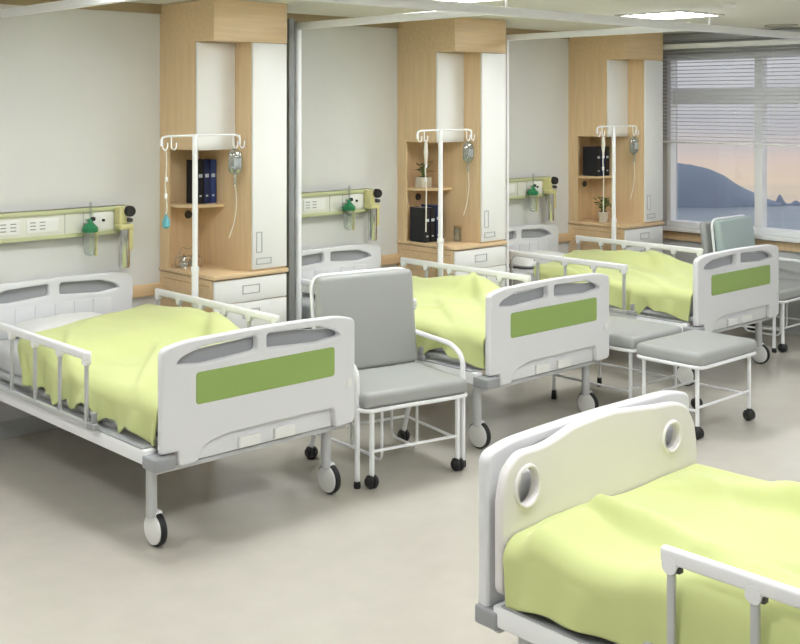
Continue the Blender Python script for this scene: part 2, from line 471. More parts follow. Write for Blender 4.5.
# ------------------------------------------------------------ shelf contents
def book(name, x, y, z, w, d, h, m, label, group, rz=0, stripe=True):
    t = thing(name, label, 'book', (x, y, z), rz, group)
    b = nb(); b2(b, -w / 2, w / 2, -d / 2, -d / 2 + .004, 0, h, .001)
    b2(b, -w / 2, -w / 2 + .003, -d / 2, d / 2, 0, h); b2(b, w / 2 - .003, w / 2, -d / 2, d / 2, 0, h)
    obj('cover', b, m, t)
    box('pages', -w / 2 + .003, w / 2 - .003, -d / 2 + .004, d / 2 - .004, .004, h - .004, M['sheet'], t)
    if stripe:
        box('spine_label', -w * .3, w * .3, -d / 2 - .001, -d / 2, h * .60, h * .68, M['pale'], t)
        box('spine_label', -w * .18, w * .18, -d / 2 - .001, -d / 2, h * .16, h * .20, M['pale'], t)
G1 = 'books on the corner shelf of the nearest cabinet'
book('book', 4.022, -.17, 1.31, .046, .13, .28, M['black'], 'black book at the left end of the shelf in the nearest cabinet', G1)
book('book', 4.070, -.17, 1.31, .046, .13, .28, M['blue'], 'navy book in the middle of the shelf in the nearest cabinet', G1)
book('book', 4.118, -.17, 1.31, .046, .13, .28, M['bluel'], 'lighter blue book at the right end of the shelf in the nearest cabinet', G1)
G2 = 'books on the counter of the middle cabinet'
book('book', 5.985, -.22, .905, .055, .16, .262, M['black'], 'black book at left on the counter of the middle cabinet', G2)
book('book', 6.043, -.22, .905, .055, .16, .262, M['black'], 'black book in the middle on the counter of the middle cabinet', G2)
book('book', 6.100, -.22, .905, .052, .16, .275, M['blue'], 'navy book at right on the counter of the middle cabinet', G2)
G3 = 'books on the corner shelf of the last cabinet'
book('book', 8.135, -.19, 1.31, .06, .15, .26, M['black'], 'black book at left on the shelf of the cabinet by the window', G3)
book('book', 8.20, -.19, 1.31, .06, .15, .26, M['blue'], 'navy book in the middle on the shelf of the cabinet by the window', G3)
book('book', 8.262, -.19, 1.31, .055, .15, .26, M['black'], 'black book at right on the shelf of the cabinet by the window', G3)

def plant(x, y, z, h, sp, square, label, seed, n=34):
    random.seed(seed)
    t = thing('potted_plant', label, 'plant', (x, y, z), 0, 'small potted plants on the cabinets')
    b = nb()
    if square: bx(b, (0, 0, .04), (.105, .08, .08), .006); ph = .08
    else:
        lathe(b, [(.035, 0), (.046, .085), (.05, .085), (.05, .095), (.04, .095)], seg=18); ph = .095
    obj('pot', b, M['pot'], t)
    b = nb(); lathe(b, [(.0, ph), (.036, ph), (.036, ph + .003), (.0, ph + .003)], seg=14); obj('soil', b, M['soil'], t)
    b = nb(); st = nb()
    for i in range(n):
        a = random.uniform(0, 2 * PI); rr = random.uniform(.01, sp); zz = ph + random.uniform(.03, h)
        p0 = Vector((random.uniform(-.012, .012), random.uniform(-.012, .012), ph)); p1 = Vector((math.cos(a) * rr, math.sin(a) * rr, zz))
        tube(st, [p0, (p0 + p1) / 2 + Vector((0, 0, .015)), p1], .0014, 5)
        L = random.uniform(.03, .05); wd = L * .32
        dr = Vector((math.cos(a), math.sin(a), random.uniform(-.5, .7))).normalized()
        sd = dr.cross(Vector((0, 0, 1))).normalized(); up = sd.cross(dr)
        c = [p1, p1 + dr * L * .35 + sd * wd, p1 + dr * L * .75 + sd * wd * .7, p1 + dr * L, p1 + dr * L * .75 - sd * wd * .7, p1 + dr * L * .35 - sd * wd]
        mid = [p1 + dr * L * .35 - up * .004, p1 + dr * L * .75 - up * .003]
        V = [b.verts.new(q) for q in c]; Mv = [b.verts.new(q) for q in mid]
        for f in ((V[0], V[1], Mv[0]), (V[1], V[2], Mv[1], Mv[0]), (V[2], V[3], Mv[1]), (V[3], V[4], Mv[1]), (V[4], V[5], Mv[0], Mv[1]), (V[5], V[0], Mv[0])): b.faces.new(f)
    obj('stems', st, M['leaf'], t); obj('leaves', b, M['leaf'], t)
plant(6.07, -.17, 1.31, .12, .055, True, 'small plant in a pale square pot on the middle cabinet shelf', 3, 26)
plant(8.155, -.30, .905, .12, .075, False, 'bushy plant in a pale pot on the counter by the window', 5, 48)

t = thing('glass_vase', 'small clear glass jar with a tan lid on the middle cabinet counter', 'jar', (6.205, -.40, .905))
b = nb(); lathe(b, [(.0, 0), (.026, .0), (.03, .02), (.028, .105), (.028, .11)], seg=20); obj('glass_body', b, M['clear'], t)
b = nb(); lathe(b, [(.030, .108), (.031, .11), (.031, .122), (.0, .122)], seg=20); obj('lid', b, M['woodd'], t)
# wire rack with two glass jars
t = thing('wire_rack', 'small chrome wire rack holding jars on the nearest cabinet counter', 'rack', (3.955, -.20, .905))
b = nb()
for z in (.006, .07):
    tube(b, smoothpath([(-.075, -.04, z), (.075, -.04, z), (.075, .04, z), (-.075, .04, z)], .02, 4, True), .0025, 6, True)
for x, y in ((-.07, -.04), (.07, -.04), (.07, .04), (-.07, .04)): cyl(b, (x, y, 0), (x, y, .07), .0025, 6)
obj('rack_frame', b, M['chrome'], t)
b = nb(); tube(b, smoothpath([(-.07, 0, .07), (-.05, 0, .14), (-.01, 0, .12), (.01, 0, .12), (.05, 0, .14), (.07, 0, .07)], .02), .0025, 6); obj('carry_handle', b, M['chrome'], t)
for i, x in enumerate((-.036, .036)):
    t = thing('glass_jar', ['left', 'right'][i] + ' of the two small round glass jars in the wire rack', 'jar', (3.955 + x, -.20, .9115), 0, 'glass jars in the wire rack')
    b = nb(); lathe(b, [(.0, 0), (.022, .002), (.032, .025), (.026, .05), (.02, .058)], seg=20); obj('jar_body', b, M['clear'], t)
    b = nb(); lathe(b, [(.0, .003), (.02, .004), (.029, .024), (.0, .026)], seg=20); obj('cotton', b, M['sheet'], t)
    b = nb(); lathe(b, [(.021, .058), (.021, .068), (.006, .072), (.008, .08), (.0, .084)], seg=18); obj('lid', b, M['chrome'], t)

# ------------------------------------------------------------ IV stands
def iv_stand(k, label):
    t = thing('iv_stand', label, 'iv stand', (3.765 + k * S, -.57, 0), 0, 'white iv stands beside the beds')
    b = nb(); cyl(b, (0, 0, .12), (0, 0, .95), .021, 16); obj('lower_pole', b, M['wmetal'], t)
    b = nb(); cyl(b, (0, 0, .95), (0, 0, 1.765), .017, 16); obj('upper_pole', b, M['wmetal'], t)
    b = nb(); lathe(b, [(.022, .94), (.0245, .945), (.0245, .965), (.018, .975)], seg=16); obj('collar', b, M['wmetal'], t)
    b = nb(); tube(b, smoothpath([(-.235, 0, 1.70), (-.235, 0, 1.745), (-.20, 0, 1.758), (0, 0, 1.76), (.30, 0, 1.758), (.325, 0, 1.745), (.325, 0, 1.70)], .02), .0065, 8)
    obj('cross_bar', b, M['wmetal'], t)
    for x in (-.225, -.165, .275, .325):
        b = nb(); tube(b, smoothpath([(x, 0, 1.758), (x, 0, 1.69), (x + .02, 0, 1.672), (x + .035, 0, 1.69), (x + .035, 0, 1.72)], .015), .004, 7)
        obj('hook', b, M['wmetal'], t)
    for i in range(5):
        a = 2 * PI * i / 5 + .31 - PI / 2; r = .082
        p = (math.cos(a) * r, math.sin(a) * r)
        b = nb(); tube(b, [(0, 0, .13), (p[0] * .5, p[1] * .5, .11), (p[0], p[1], .065)], .012, 8); l = obj('leg', b, M['wmetal'], t)
        b = nb(); lathe(b, [(.0, -.01), (.022, -.01), (.026, -.006), (.026, .006), (.022, .01), (.0, .01)], (p[0], p[1], .026), 16, 'x'); cyl(b, (p[0], p[1], .03), (p[0], p[1], .068), .007, 8); obj('castor', b, M['dark'], l)
    return t
def iv_bag(k, x, y, label):
    t = thing('iv_bag', label, 'iv bag', (x, y, 1.672), 0, 'drip bags on the iv stands')
    prof = [(.0, 0), (.014, -.002), (.042, -.02), (.050, -.05), (.050, -.125), (.036, -.15), (.012, -.165), (.008, -.18), (.0, -.182)]
    b = nb(); lathe(b, prof, seg=20)
    for v in b.verts: v.co.y *= .62
    obj('bag', b, M['bagm'], t)
    b = nb(); lathe(b, [(.0, -.07), (.045, -.072), (.045, -.12), (.030, -.145), (.0, -.15)], seg=18)
    for v in b.verts: v.co.y *= .55
    obj('fluid', b, M['mark'] if k == 9 else M['clear'], t)
    b = nb(); b2(b, -.024, .024, -.0275, -.0255, -.115, -.06, .001); obj('bag_label', b, M['white'], t)
    b = nb(); lathe(b, [(.008, -.18), (.010, -.2), (.010, -.225), (.003, -.235)], seg=12); obj('drip_chamber', b, M['clear'], t)
    b = nb(); tube(b, smoothpath([(0, 0, -.23), (.012, 0, -.34), (.0, .01, -.46), (-.04, .01, -.55)], .08, 6), .0028, 7); obj('drip_tube', b, M['tubing'], t)
def drip_line(k, x, y, label, clip, big):
    t = thing('infusion_line', label, 'infusion line', (x, y, 1.69), 0, 'infusion lines hanging from the left hooks')
    b = nb(); tube(b, [(0, 0, 0), (.004, 0, -.10), (-.006, 0, -.22), (.005, 0, -.34), (0, 0, -.42 if not big else -.66)], .004 if not big else .0045, 7); obj('line_tube', b, M['tubing'], t)
    if big:
        b = nb(); lathe(b, [(.0, -.0), (.012, -.03), (.017, -.09), (.010, -.15), (.006, -.2)], seg=12); obj('drip_chamber', b, M['tubing'], t)
    b = nb(); b2(b, -.006, .01, -.007, .007, -.2, -.17, .003); b2(b, -.01, .006, -.007, .007, -.30, -.27, .003); obj('roller_clamp', b, M['white'], t)
    if clip:
        b = nb(); lathe(b, [(.004, -.39), (.012, -.41), (.023, -.43), (.023, -.465), (.014, -.475), (.0, -.475)], seg=12); obj('end_cap', b, M['aqua'], t)
names = ['the nearest bed at left', 'the middle bed', 'the farthest bed']
for k in range(3):
    s = iv_stand(k, 'white iv stand with hooks standing behind ' + names[k])
    x0, y0 = s.location.x, s.location.y
    iv_bag(k, x0 + .292, y0, 'clear iv bag hanging on the right of the stand behind ' + names[k])
    drip_line(k, x0 - .148 if k != 0 else x0 - .20, y0, ['thin infusion line with aqua cap hanging behind the nearest bed', 'infusion line hanging from the left hook behind the middle bed', 'infusion line hanging from the left hook behind the farthest bed'][k], k == 0, k > 0)

# ------------------------------------------------------------ beds
W = 1.10; HL = 1.032; FR = HL
def board_outline():
    f = rnd([(-.55, .43), (-.55, .884), (-.44, .908), (-.15, .916), (.15, .916), (.44, .908), (.55, .884), (.55, .37), (.425, .362), (.412, .462), (-.21, .462), (-.335, .43), (-.365, .362), (-.462, .362), (-.468, .43)],
            [.01, .035, .12, .2, .2, .12, .035, .03, .02, .02, .08, .06, .03, .02, .0], 5)
    return f
def slot(x0, x1, flip):
    p = [(x0, .812), (x0 + .03, .838), (x0 + .14, .872), (x1, .882), (x1, .812), (x0 + .14, .796)]
    if flip:
        p = [(-a, z) for a, z in p][::-1]
    return rnd(p, .02, 4)
def caster(bm_disc, bm_tire, bm_fork, x, y, r=.076):
    lathe(bm_tire, [(r * .84, -.014), (r * .97, -.014), (r, -.008), (r, .008), (r * .97, .014), (r * .84, .014)], (x, y, r), 30, 'x')
    lathe(bm_disc, [(.0, -.030), (r * .6, -.029), (r * .86, -.022), (r * .88, -.0145), (r * .86, -.013), (r * .86, .013), (r * .5, .019), (.0, .019)], (x, y, r), 30, 'x')
    bx(bm_fork, (x, y, r * 1.75), (.046, .05, .05), .012, 3)
    for s in (-1, 1):
        bx(bm_fork, (x + s * .022, y + .006, r * 1.28), (.006, .038, .09), .003)

def bed(label, cx, cy, rz, inner=False, leg_foot=.114):
    t = thing('hospital_bed', label, 'hospital bed', (cx, cy, 0), rz, 'hospital beds in the ward')
    # side beams, cross members
    for sx in (-1, 1):
        sb = box('side_beam', *sorted((sx * .575, sx * .515)), -FR + .07, HL - .07, .378, .442, M['wmetal'], t, .006)
        box('beam_cover', *sorted((sx * .572, sx * .505)), -FR + .10, HL - .10, .442, .449, M['grey'], sb, .002)
    for y in (-FR + .05, HL - .05): box('cross_member', -.54, .54, y - .014, y + .014, .338, .362, M['gmetal'], t, .008)
    for y in (-.35, .4): box('cross_member', -.52, .52, y - .015, y + .015, .385, .415, M['gmetal'], t, .004)
    for sx in (-1, 1):
        for sy in (-1, 1):
            y = sy * (FR - .03); f = .055 if (sx < 0 or sy > 0 or inner) else .0
            y0_, y1_ = (y - f, y + .06) if sy < 0 else (y - .06, y + .045)
            if inner and sy < 0: y0_ = y - .035
            b = nb(); b2(b, sx * .580, sx * .475, y0_, y1_, .366, .424, .010, 3); obj('corner_bracket', b, M['grey'], t)
    # mattress platform
    b = nb(); b2(b, -.50, .50, -FR + .06, HL - .05, .455, .485, .01)
    b2(b, -.44, .44, -FR + .08, HL - .08, .425, .455, .004); obj('mattress_platform', b, M['matt'], t)
    # crank shafts under the platform
    for x in (-.12, .10): b = nb(); cyl(b, (x, -FR + .08, .385), (x, .35, .40), .011, 8); obj('crank_shaft', b, M['darkgrey'], t)
    b = nb(); tube(b, smoothpath([(-.3, .0, .43), (-.3, .0, .30), (.3, .0, .30), (.3, .0, .43)], .03, 4), .013, 8)
    obj('lifting_yoke', b, M['darkgrey'], t)
    # footboard and headboard
    fb = obj('footboard', plate_mesh(board_outline(), [slot(-.480, -.045, False), slot(-.460, -.010, True)], .042, .010, -FR + .021), M['plastic'], t)
    fb.location.x = .018
    obj('green_inlay', plate_mesh(rnd([(-.378, .620), (-.378, .762), (.414, .762), (.414, .620)], .018, 4), [], .006, .0015, -FR - .0005), M['green'], fb)
    b = nb()
    b2(b, -.365, .42, -FR + .03, -FR + .045, .366, .47, .004); obj('crank_panel', b, M['plastic'], fb)
    for x in (-.135, .065):
        b = nb(); b2(b, x, x + .12, -FR + .012, -FR + .03, .372, .425, .006, 3); obj('crank_handle', b, M['white'], fb)
    b = nb(); b2(b, .49, .525, -FR - .003, -FR + .001, .545, .59, .002); obj('bed_sticker', b, M['white'], fb)
    hb = obj('headboard', plate_mesh([(a, z) for a, z in board_outline()], [slot(-.455, -.035, False), slot(-.455, -.035, True)], .042, .010, HL + .005), M['plastic'], t)
    b = nb()
    for i in range(6):
        x = -.39 + i * .13
        b2(b, x + .003, x + .127, HL - .022, HL - .014, .50, .765, .003)
    obj('recessed_panel', b, M['plastic'], hb)
    hb.scale.x = .955; hb.location.x = -.025
    box('slot_shade_plate', -.47, .47, HL + .018, HL + .022, .78, .895, M['recess_shade'], hb)  # added plate, coloured grey for the shade in the headboard slots
    if True:
        pr = [(-.545, .47), (-.545, .76), (-.525, .84), (-.46, .888), (-.35, .886), (-.27, .900), (-.19, .921), (0, .928), (.12, .916), (.27, .899), (.38, .892), (.45, .868), (.50, .80), (.52, .70), (.52, .47)]
        if not inner: pr = [(a, z if z < .8 else .8 + (z - .8) * .58) for a, z in pr]
        # outline is mirrored because the bed is turned round in the ward
        pr = [(-a, z) for a, z in pr][::-1]
        def oval(c, z, w, h): return [(c + w * math.cos(2 * PI * i / 28), z + h * math.sin(2 * PI * i / 28)) for i in range(28)]
        ib = obj('inner_footboard', plate_mesh(rnd(pr, .03, 4), [oval(.428, .778, .049, .056), oval(-.350, .775, .047, .046)] if inner else [], .034 if inner else .012, .012 if inner else .004, -FR + (.082 if inner else .051)), M['cream'] if inner else M['recess_shade'], t, label='rounded cream inner board with two oval hand holes' if inner else 'low inner board behind the slots of the footboard')
        ib.location.x = .022
        for (c, cz, cw, ch) in (((.428, .778, .055, .062), (-.350, .775, .053, .052)) if inner else ()):
            b = nb(); tube(b, [(c + cw * math.cos(a), -FR + .1, cz + ch * math.sin(a)) for a in [2 * PI * i / 28 for i in range(28)]], .007, 8, True)
            obj('handle_ring', b, M['cream'], ib)
    # legs with large castors
    for sx in (-1, 1):
        for sy in (-1, 1):
            x = sx * (W / 2 - .056); y = sy * (FR - leg_foot)
            b = nb(); tube(b, [(x - .022, y, .135), (x - .022, y, .372)], .025, 18); l = obj('leg', b, M['gmetal'], t)
            d, ti, f = nb(), nb(), nb(); caster(d, ti, f, x, y)
            obj('castor_fork', f, M['wmetal'], l); obj('castor_wheel', d, M['white'], l); obj('castor_tyre', ti, M['dark'], l)
    # side rails
    for sx in (-1, 1):
        X = sx * .592
        y0 = -FR + (.68 if inner else .535 if sx < 0 else .665)
        y1 = .90
        b = nb(); b2(b, X - .013, X + .013, y0, y1, .760, .803, .010, 3)
        for i in range(6):
            y = y0 + .03 + i * (y1 - y0 - .06) / 5
            lathe(b, [(.0, -.014), (.022, -.014), (.024, -.01), (.024, .01), (.022, .014), (.0, .014)], (X, y, .757), 18, 'x')
        r = obj('side_rail', b, M['wmetal'], t)
        b = nb(); b2(b, X - .010, X + .010, y0, y1 - .02, .449, .475, .004); obj('lower_rail', b, M['gmetal'], r)
        for i in range(6):
            y = y0 + .03 + i * (y1 - y0 - .06) / 5
            b = nb(); b2(b, X - .007, X + .007, y - .012, y + .012, .46, .748, .004); obj('rail_post', b, M['gmetal'], r)
            b = nb(); b2(b, X - .011, X + .011, y + .012, y + .030, .742, .758, .003); obj('pivot_cap', b, M['darkgrey'], r)
        b = nb(); b2(b, X - .018, X + .012, y0 - .07, y0 - .0, .449, .482, .006); b2(b, X - .012, X + .012, y0 - .055, y0 - .03, .48, .53, .006)
        obj('rail_latch', b, M['grey'], r)
    return t

def mattress(cx, cy, rz, label):
    b = nb(); bx(b, (0, 0, .065), (.98, 1.90, .13), .035, 4)
    o = obj('mattress', b, M['matt'], loc=(cx, cy, .4855)); o.rotation_euler = (0, 0, rz)
    tag(o, label, 'mattress', 'mattresses on the beds'); return o

def pillow(cx, cy, z, label, seed):
    b = nb(); N = 18; Wd, D, H = .60, .34, .15
    rows = []
    for side in (1, -1):
        g = []
        for i in range(N + 1):
            r = []
            for j in range(N + 1):
                u = i / N * 2 - 1; v = j / N * 2 - 1
                e = (1 - abs(u) ** 3.2) * (1 - abs(v) ** 3.2)
                pin = 1 - .06 * (1 - abs(u)) * abs(v) ** 4 - .05 * (1 - abs(v)) * abs(u) ** 4
                z_ = (H / 2) * (max(e, 0) ** .5) * side
                n = noise.noise(Vector((u * 2 + seed, v * 2, side * 3))) * .010 * e
                r.append(b.verts.new((u * Wd / 2 * pin, v * D / 2 * pin, z_ * (1 if side > 0 else .55) + n)))
            g.append(r)
        for i in range(N):
            for j in range(N): b.faces.new((g[i][j], g[i + 1][j], g[i + 1][j + 1], g[i][j + 1]))
    bmesh.ops.remove_doubles(b, verts=b.verts, dist=.0025)
    o = obj('pillow', b, M['sheet'], loc=(cx, cy, z + .034), smooth=80); tag(o, label, 'pillow', 'white pillows')
    return o

def sstep(a, b, x):
    t = max(0, min(1, (x - a) / (b - a))); return t * t * (3 - 2 * t)
def blanket(cx, cy, rz, label, seed, foot=.062, head=.52, hem=.485, skew=.2, hw=.515, creases=(), lift=0.0):
    """Cloth draped over the mattress: top surface with folds, hanging down both long sides."""
    NX, NY = 130, 130
    y0, y1 = -FR + foot, head
    rng = random.Random(seed * 100)
    cr = list(creases)
    for _ in range(9):
        a = (rng.uniform(-1, 1), rng.uniform(.08, .9)); an = rng.uniform(-.9, .9) + (PI if rng.random() < .5 else 0)
        L = rng.uniform(.25, .6); cr.append((a[0], a[1], a[0] + L * 1.3 * math.cos(an), a[1] + L * math.sin(an), rng.uniform(.03, .06), rng.uniform(.008, .02)))
    tips = [(rng.uniform(.1, .95), rng.uniform(.035, .07), rng.uniform(.02, .05) * rng.choice((-1, 1))) for _ in range(7)]
    b = nb(); G = []
    for j in range(NY + 1):
        v = j / NY; row = []
        for i in range(NX + 1):
            s = i / NX * 2 - 1                       # -1 near hem .. +1 far hem
            y = y0 + (y1 - y0) * v
            LT = hw + .20
            arc = LT * abs(s); sg = 1 if s > 0 else -1
            n1 = noise.noise(Vector((s * 1.3 + seed, v * 2.2, seed * 1.7)))
            n2 = noise.noise(Vector((s * 3.1 + v * 2.5 + seed * 3, v * 3.2 - s, 4.2)))
            top = .640 + .018 * n1 + .010 * n2
            cs = 0
            for (ax, ay, bx_, by, wd, h) in cr:
                dx, dy = bx_ - ax, by - ay; l2 = dx * dx + dy * dy
                t_ = max(0, min(1, ((s - ax) * dx + (v - ay) * dy) / l2))
                px_, py_ = s - ax - t_ * dx, v - ay - t_ * dy
                side = px_ * dy - py_ * dx
                d = math.hypot(px_, py_) / (wd * (.55 if side > 0 else 1.5))
                if d < 3: cs += h * math.exp(-d * d) * math.sin(PI * min(1, max(0, t_ * .8 + .1)))
            top += cs * sstep(0, .06, v) * (1 - .6 * sstep(.92, 1, v))
            fx = (s - .56) / .16; fy = (v - .60) / .24
            top += .085 * math.exp(-(fx * fx) ** 1.3 - fy * fy)
            top += lift * sstep(.55, .75, v)
            flat = hw - .06
            if arc <= flat: x, z = arc, top
            elif arc <= flat + .09:
                a = (arc - flat) / .09 * PI / 2; x = flat + .06 * math.sin(a); z = top - .06 * (1 - math.cos(a))
            else:
                q = (arc - flat - .09) / (LT - flat - .09)
                hz = hem + .012 * noise.noise(Vector((v * 6 + seed * 5, sg * 7.0, .3)))
                for (tv, tw, th) in tips: hz += th * max(0, 1 - abs(v - tv) / tw)
                hz -= .03 * sstep(.10, .02, v) if False else .03 * (1 - sstep(.02, .12, v))
                zt = top - .06
                ph = v * 34 + 3 * math.sin(v * 5 + seed) + seed * 2
                fold = .015 * (abs(math.sin(ph * .5)) * 2 - 1) + .006 * math.sin(v * 61 + seed)
                x = flat + .06 + (.004 + fold) * q ** .8; z = zt + (hz - zt) * q
                y = y + .02 * q * math.sin(v * 13 + seed)
                x = min(x, .572); y = max(y, y0)
            y += (v ** 4) * (skew * s + .02 * math.sin(s * 9 + seed))
            row.append(b.verts.new((x * sg, y, z)))
        G.append(row)
    for j in range(NY):
        for i in range(NX): b.faces.new((G[j][i], G[j][i + 1], G[j + 1][i + 1], G[j + 1][i]))
    o = obj('blanket', b, M['blanket'], loc=(cx, cy, .004), smooth=80); o.rotation_euler = (0, 0, rz)
    sm = o.modifiers.new('thickness', 'SOLIDIFY'); sm.thickness = .009; sm.offset = 1
    tag(o, label, 'blanket', 'lime green blankets'); return o

CY = -1.10
for k, (lb, a) in enumerate([('nearest white hospital bed at left, footboard with green inlay', 'nearest bed at left'),
                            ('middle white hospital bed of the row, behind the grey chair', 'middle bed'),
                            ('farthest white hospital bed of the row, by the window', 'farthest bed')]):
    x = 3.126 + S * k
    bed(lb, x, CY, 0)
    mattress(x, CY + .0, 0, 'pale grey mattress under the lime blanket of the ' + a)
    blanket(x, CY, 0, 'rumpled lime green blanket on the ' + a, [1.3, 4.1, 7.7][k], head=[.61, .58, .62][k], skew=.27, lift=[.07, .04, .04][k],
            creases=[(.9, .75, -.1, .22, .06, .045), (.1, .6, -.7, .12, .05, .035), (-.35, .9, -.8, .45, .04, .03)])
    pillow(x - .06, CY + .80, .6165, 'white pillow against the headboard of the ' + a, k)
bed('foreground white hospital bed at lower right with rounded inner footboard', 3.112, -5.072, PI, inner=True)
mattress(3.112, -5.072, PI, 'pale grey mattress under the lime blanket of the foreground bed')
blanket(3.088, -5.072, PI, 'large rumpled lime green blanket on the foreground bed at lower right', 2.6, foot=.104, head=.60, hem=.475, hw=.535,
        creases=[(.20, .0, .50, .42, .07, .075), (.24, .02, .95, .10, .05, .045), (.46, .42, .2, .8, .07, .065), (-.3, .1, -.7, .5, .08, .06), (-.5, .3, -.2, .75, .06, .06), (.75, .3, .6, .9, .05, .04)])

# ------------------------------------------------------------ chairs and stools
def ball_castor(b, x, y, r=.034):
    lathe(b, [(.0, -.032), (.020, -.032), (r, -.018), (r, -.004), (.026, -.001), (.026, .001), (r, .004), (r, .018), (.020, .032), (.0, .032)], (x, y, r), 20, 'x')
    cyl(b, (x, y, r), (x, y, r * 2 + .006), .013, 10)
def cushion(b, c, s, bev): bx(b, c, s, bev, 5)

def chair(label, cx, cy, rz, front=M['vinyl'], extra=False, bw=.62, bo=.012):
    t = thing('companion_chair', label, 'chair', (cx, cy, 0), rz, 'grey padded companion chairs')
    hw = .325
    b = nb(); cushion(b, (0, -.05, .445), (.65, .50, .085), .032); obj('seat', b, front if False else M['vinyl'], t)
    b = nb(); tube(b, smoothpath([(-hw, -.30, .398), (hw, -.30, .398), (hw, .22, .398), (-hw, .22, .398)], .06, 5, True), .011, 8, True); obj('seat_frame', b, M['wmetal'], t)
    tilt = Matrix.Rotation(math.radians(-7), 4, 'X')
    def T(p): return tilt @ Vector((p[0], p[1] - .19, p[2] - .46)) + Vector((0, .19, .46))
    b = nb(); bx(b, T((bo, .215, .745)), (bw, .07, .53), .032, 5, rot=tilt); bk = obj('backrest', b, front, t)
    b = nb(); tube(b, [T(p) for p in smoothpath([(bo - bw / 2 - .008, .25, .40), (bo - bw / 2 - .008, .25, 1.012), (bo + bw / 2 + .008, .25, 1.012), (bo + bw / 2 + .008, .25, .40)], .08, 7)], .011, 8); obj('back_frame', b, M['wmetal'], bk)
    if extra:
        b = nb(); bx(b, T((bo - .02, .345, .745)), (bw - .02, .06, .50), .028, 4, rot=tilt); obj('rear_cushion', b, M['vinyl'], t, label='second folded grey cushion behind the backrest')
        for q in (-.2, .2): b = nb(); cyl(b, T((q, .25, .6)), T((q, .32, .6)), .01); obj('cushion_bracket', b, M['wmetal'], t)
    for sx in (-1, 1):
        X = sx * (hw + .002)
        b = nb(); tube(b, smoothpath([(X, .26, .645), (X, -.13, .64), (X, -.235, .59), (X, -.235, .03)], .09, 7), .0135, 10); am = obj('armrest', b, M['wmetal'], t)
        b = nb(); lathe(b, [(.017, 0), (.019, .01), (.016, .035), (.0, .035)], (X, -.235, 0), 14); obj('rubber_foot', b, M['dark'], am)
        for x, yy in ((sx * .265, -.275), (sx * .30, .32)):
            b = nb(); cyl(b, (x, yy, .06), (x, yy if yy < 0 else .20, .398), .0135, 10); l = obj('leg', b, M['wmetal'], t)
            b = nb(); ball_castor(b, x, yy); obj('castor', b, M['dark'], l)
        b = nb(); cyl(b, (sx * .265, -.275, .17), (sx * .30, .30, .15), .008, 8); obj('stretcher', b, M['wmetal'], t)
    for (x, yy, zz) in ((.265, -.275, .185), (.30, .30, .15)):
        b = nb(); cyl(b, (-x, yy, zz), (x, yy, zz), .008, 8); obj('stretcher', b, M['wmetal'], t)
    for (x, ya, yb) in ((-.16, -.2, .12), (.12, -.1, .16)):
        b = nb(); tube(b, smoothpath([(x, ya, .39), (x, ya, .1), (x, yb, .1), (x, yb, .39)], .05, 4), .008, 8); obj('folding_brace', b, M['wmetal'], t)
    return t
chair('grey padded chair with one arm in view, between the nearest and middle beds', 4.140, -1.885, math.radians(-11))
chair('grey chair with window-tinted teal back and doubled cushion, between the farthest bed and window', 8.555, -1.66, 0, M['teal'], extra=True, bw=.54, bo=-.065)

def stool(label, cx, cy, w, d, castors):
    t = thing('padded_stool', label, 'stool', (cx, cy, 0), 0, 'grey padded stools beside the farthest bed')
    b = nb(); cushion(b, (0, 0, .462), (w, d, .08), .03)
    obj('seat', b, M['vinyl'], t)
    b = nb(); tube(b, smoothpath([(-w / 2, -d / 2, .42), (w / 2, -d / 2, .42), (w / 2, d / 2, .42), (-w / 2, d / 2, .42)], .07, 5, True), .011, 8, True); obj('seat_frame', b, M['wmetal'], t)
    lx, ly = w / 2 - .035, d / 2 - .045
    for sx in (-1, 1):
        for sy in (-1, 1):
            b = nb(); cyl(b, (sx * lx, sy * ly, .05), (sx * lx, sy * ly, .42), .012, 10); l = obj('leg', b, M['wmetal'], t)
            b = nb()
            if castors: ball_castor(b, sx * lx, sy * ly)
            else: lathe(b, [(.016, 0), (.018, .01), (.015, .06), (.0, .06)], (sx * lx, sy * ly, 0), 14)
            obj('castor' if castors else 'rubber_foot', b, M['dark'], l)
    for p, q in (((-lx, -ly, .18), (lx, -ly, .18)), ((-lx, ly, .18), (lx, ly, .18)), ((-lx, -ly, .16), (-lx, ly, .16)), ((lx, -ly, .16), (lx, ly, .16))):
        b = nb(); cyl(b, p, q, .008, 8); obj('stretcher', b, M['wmetal'], t)
    return t
stool('grey padded stool on black castors standing out in the aisle', 6.065, -2.575, .645, .46, True)
stool('longer grey padded stool tucked between the middle and farthest beds', 6.115, -1.92, .56, .70, False)

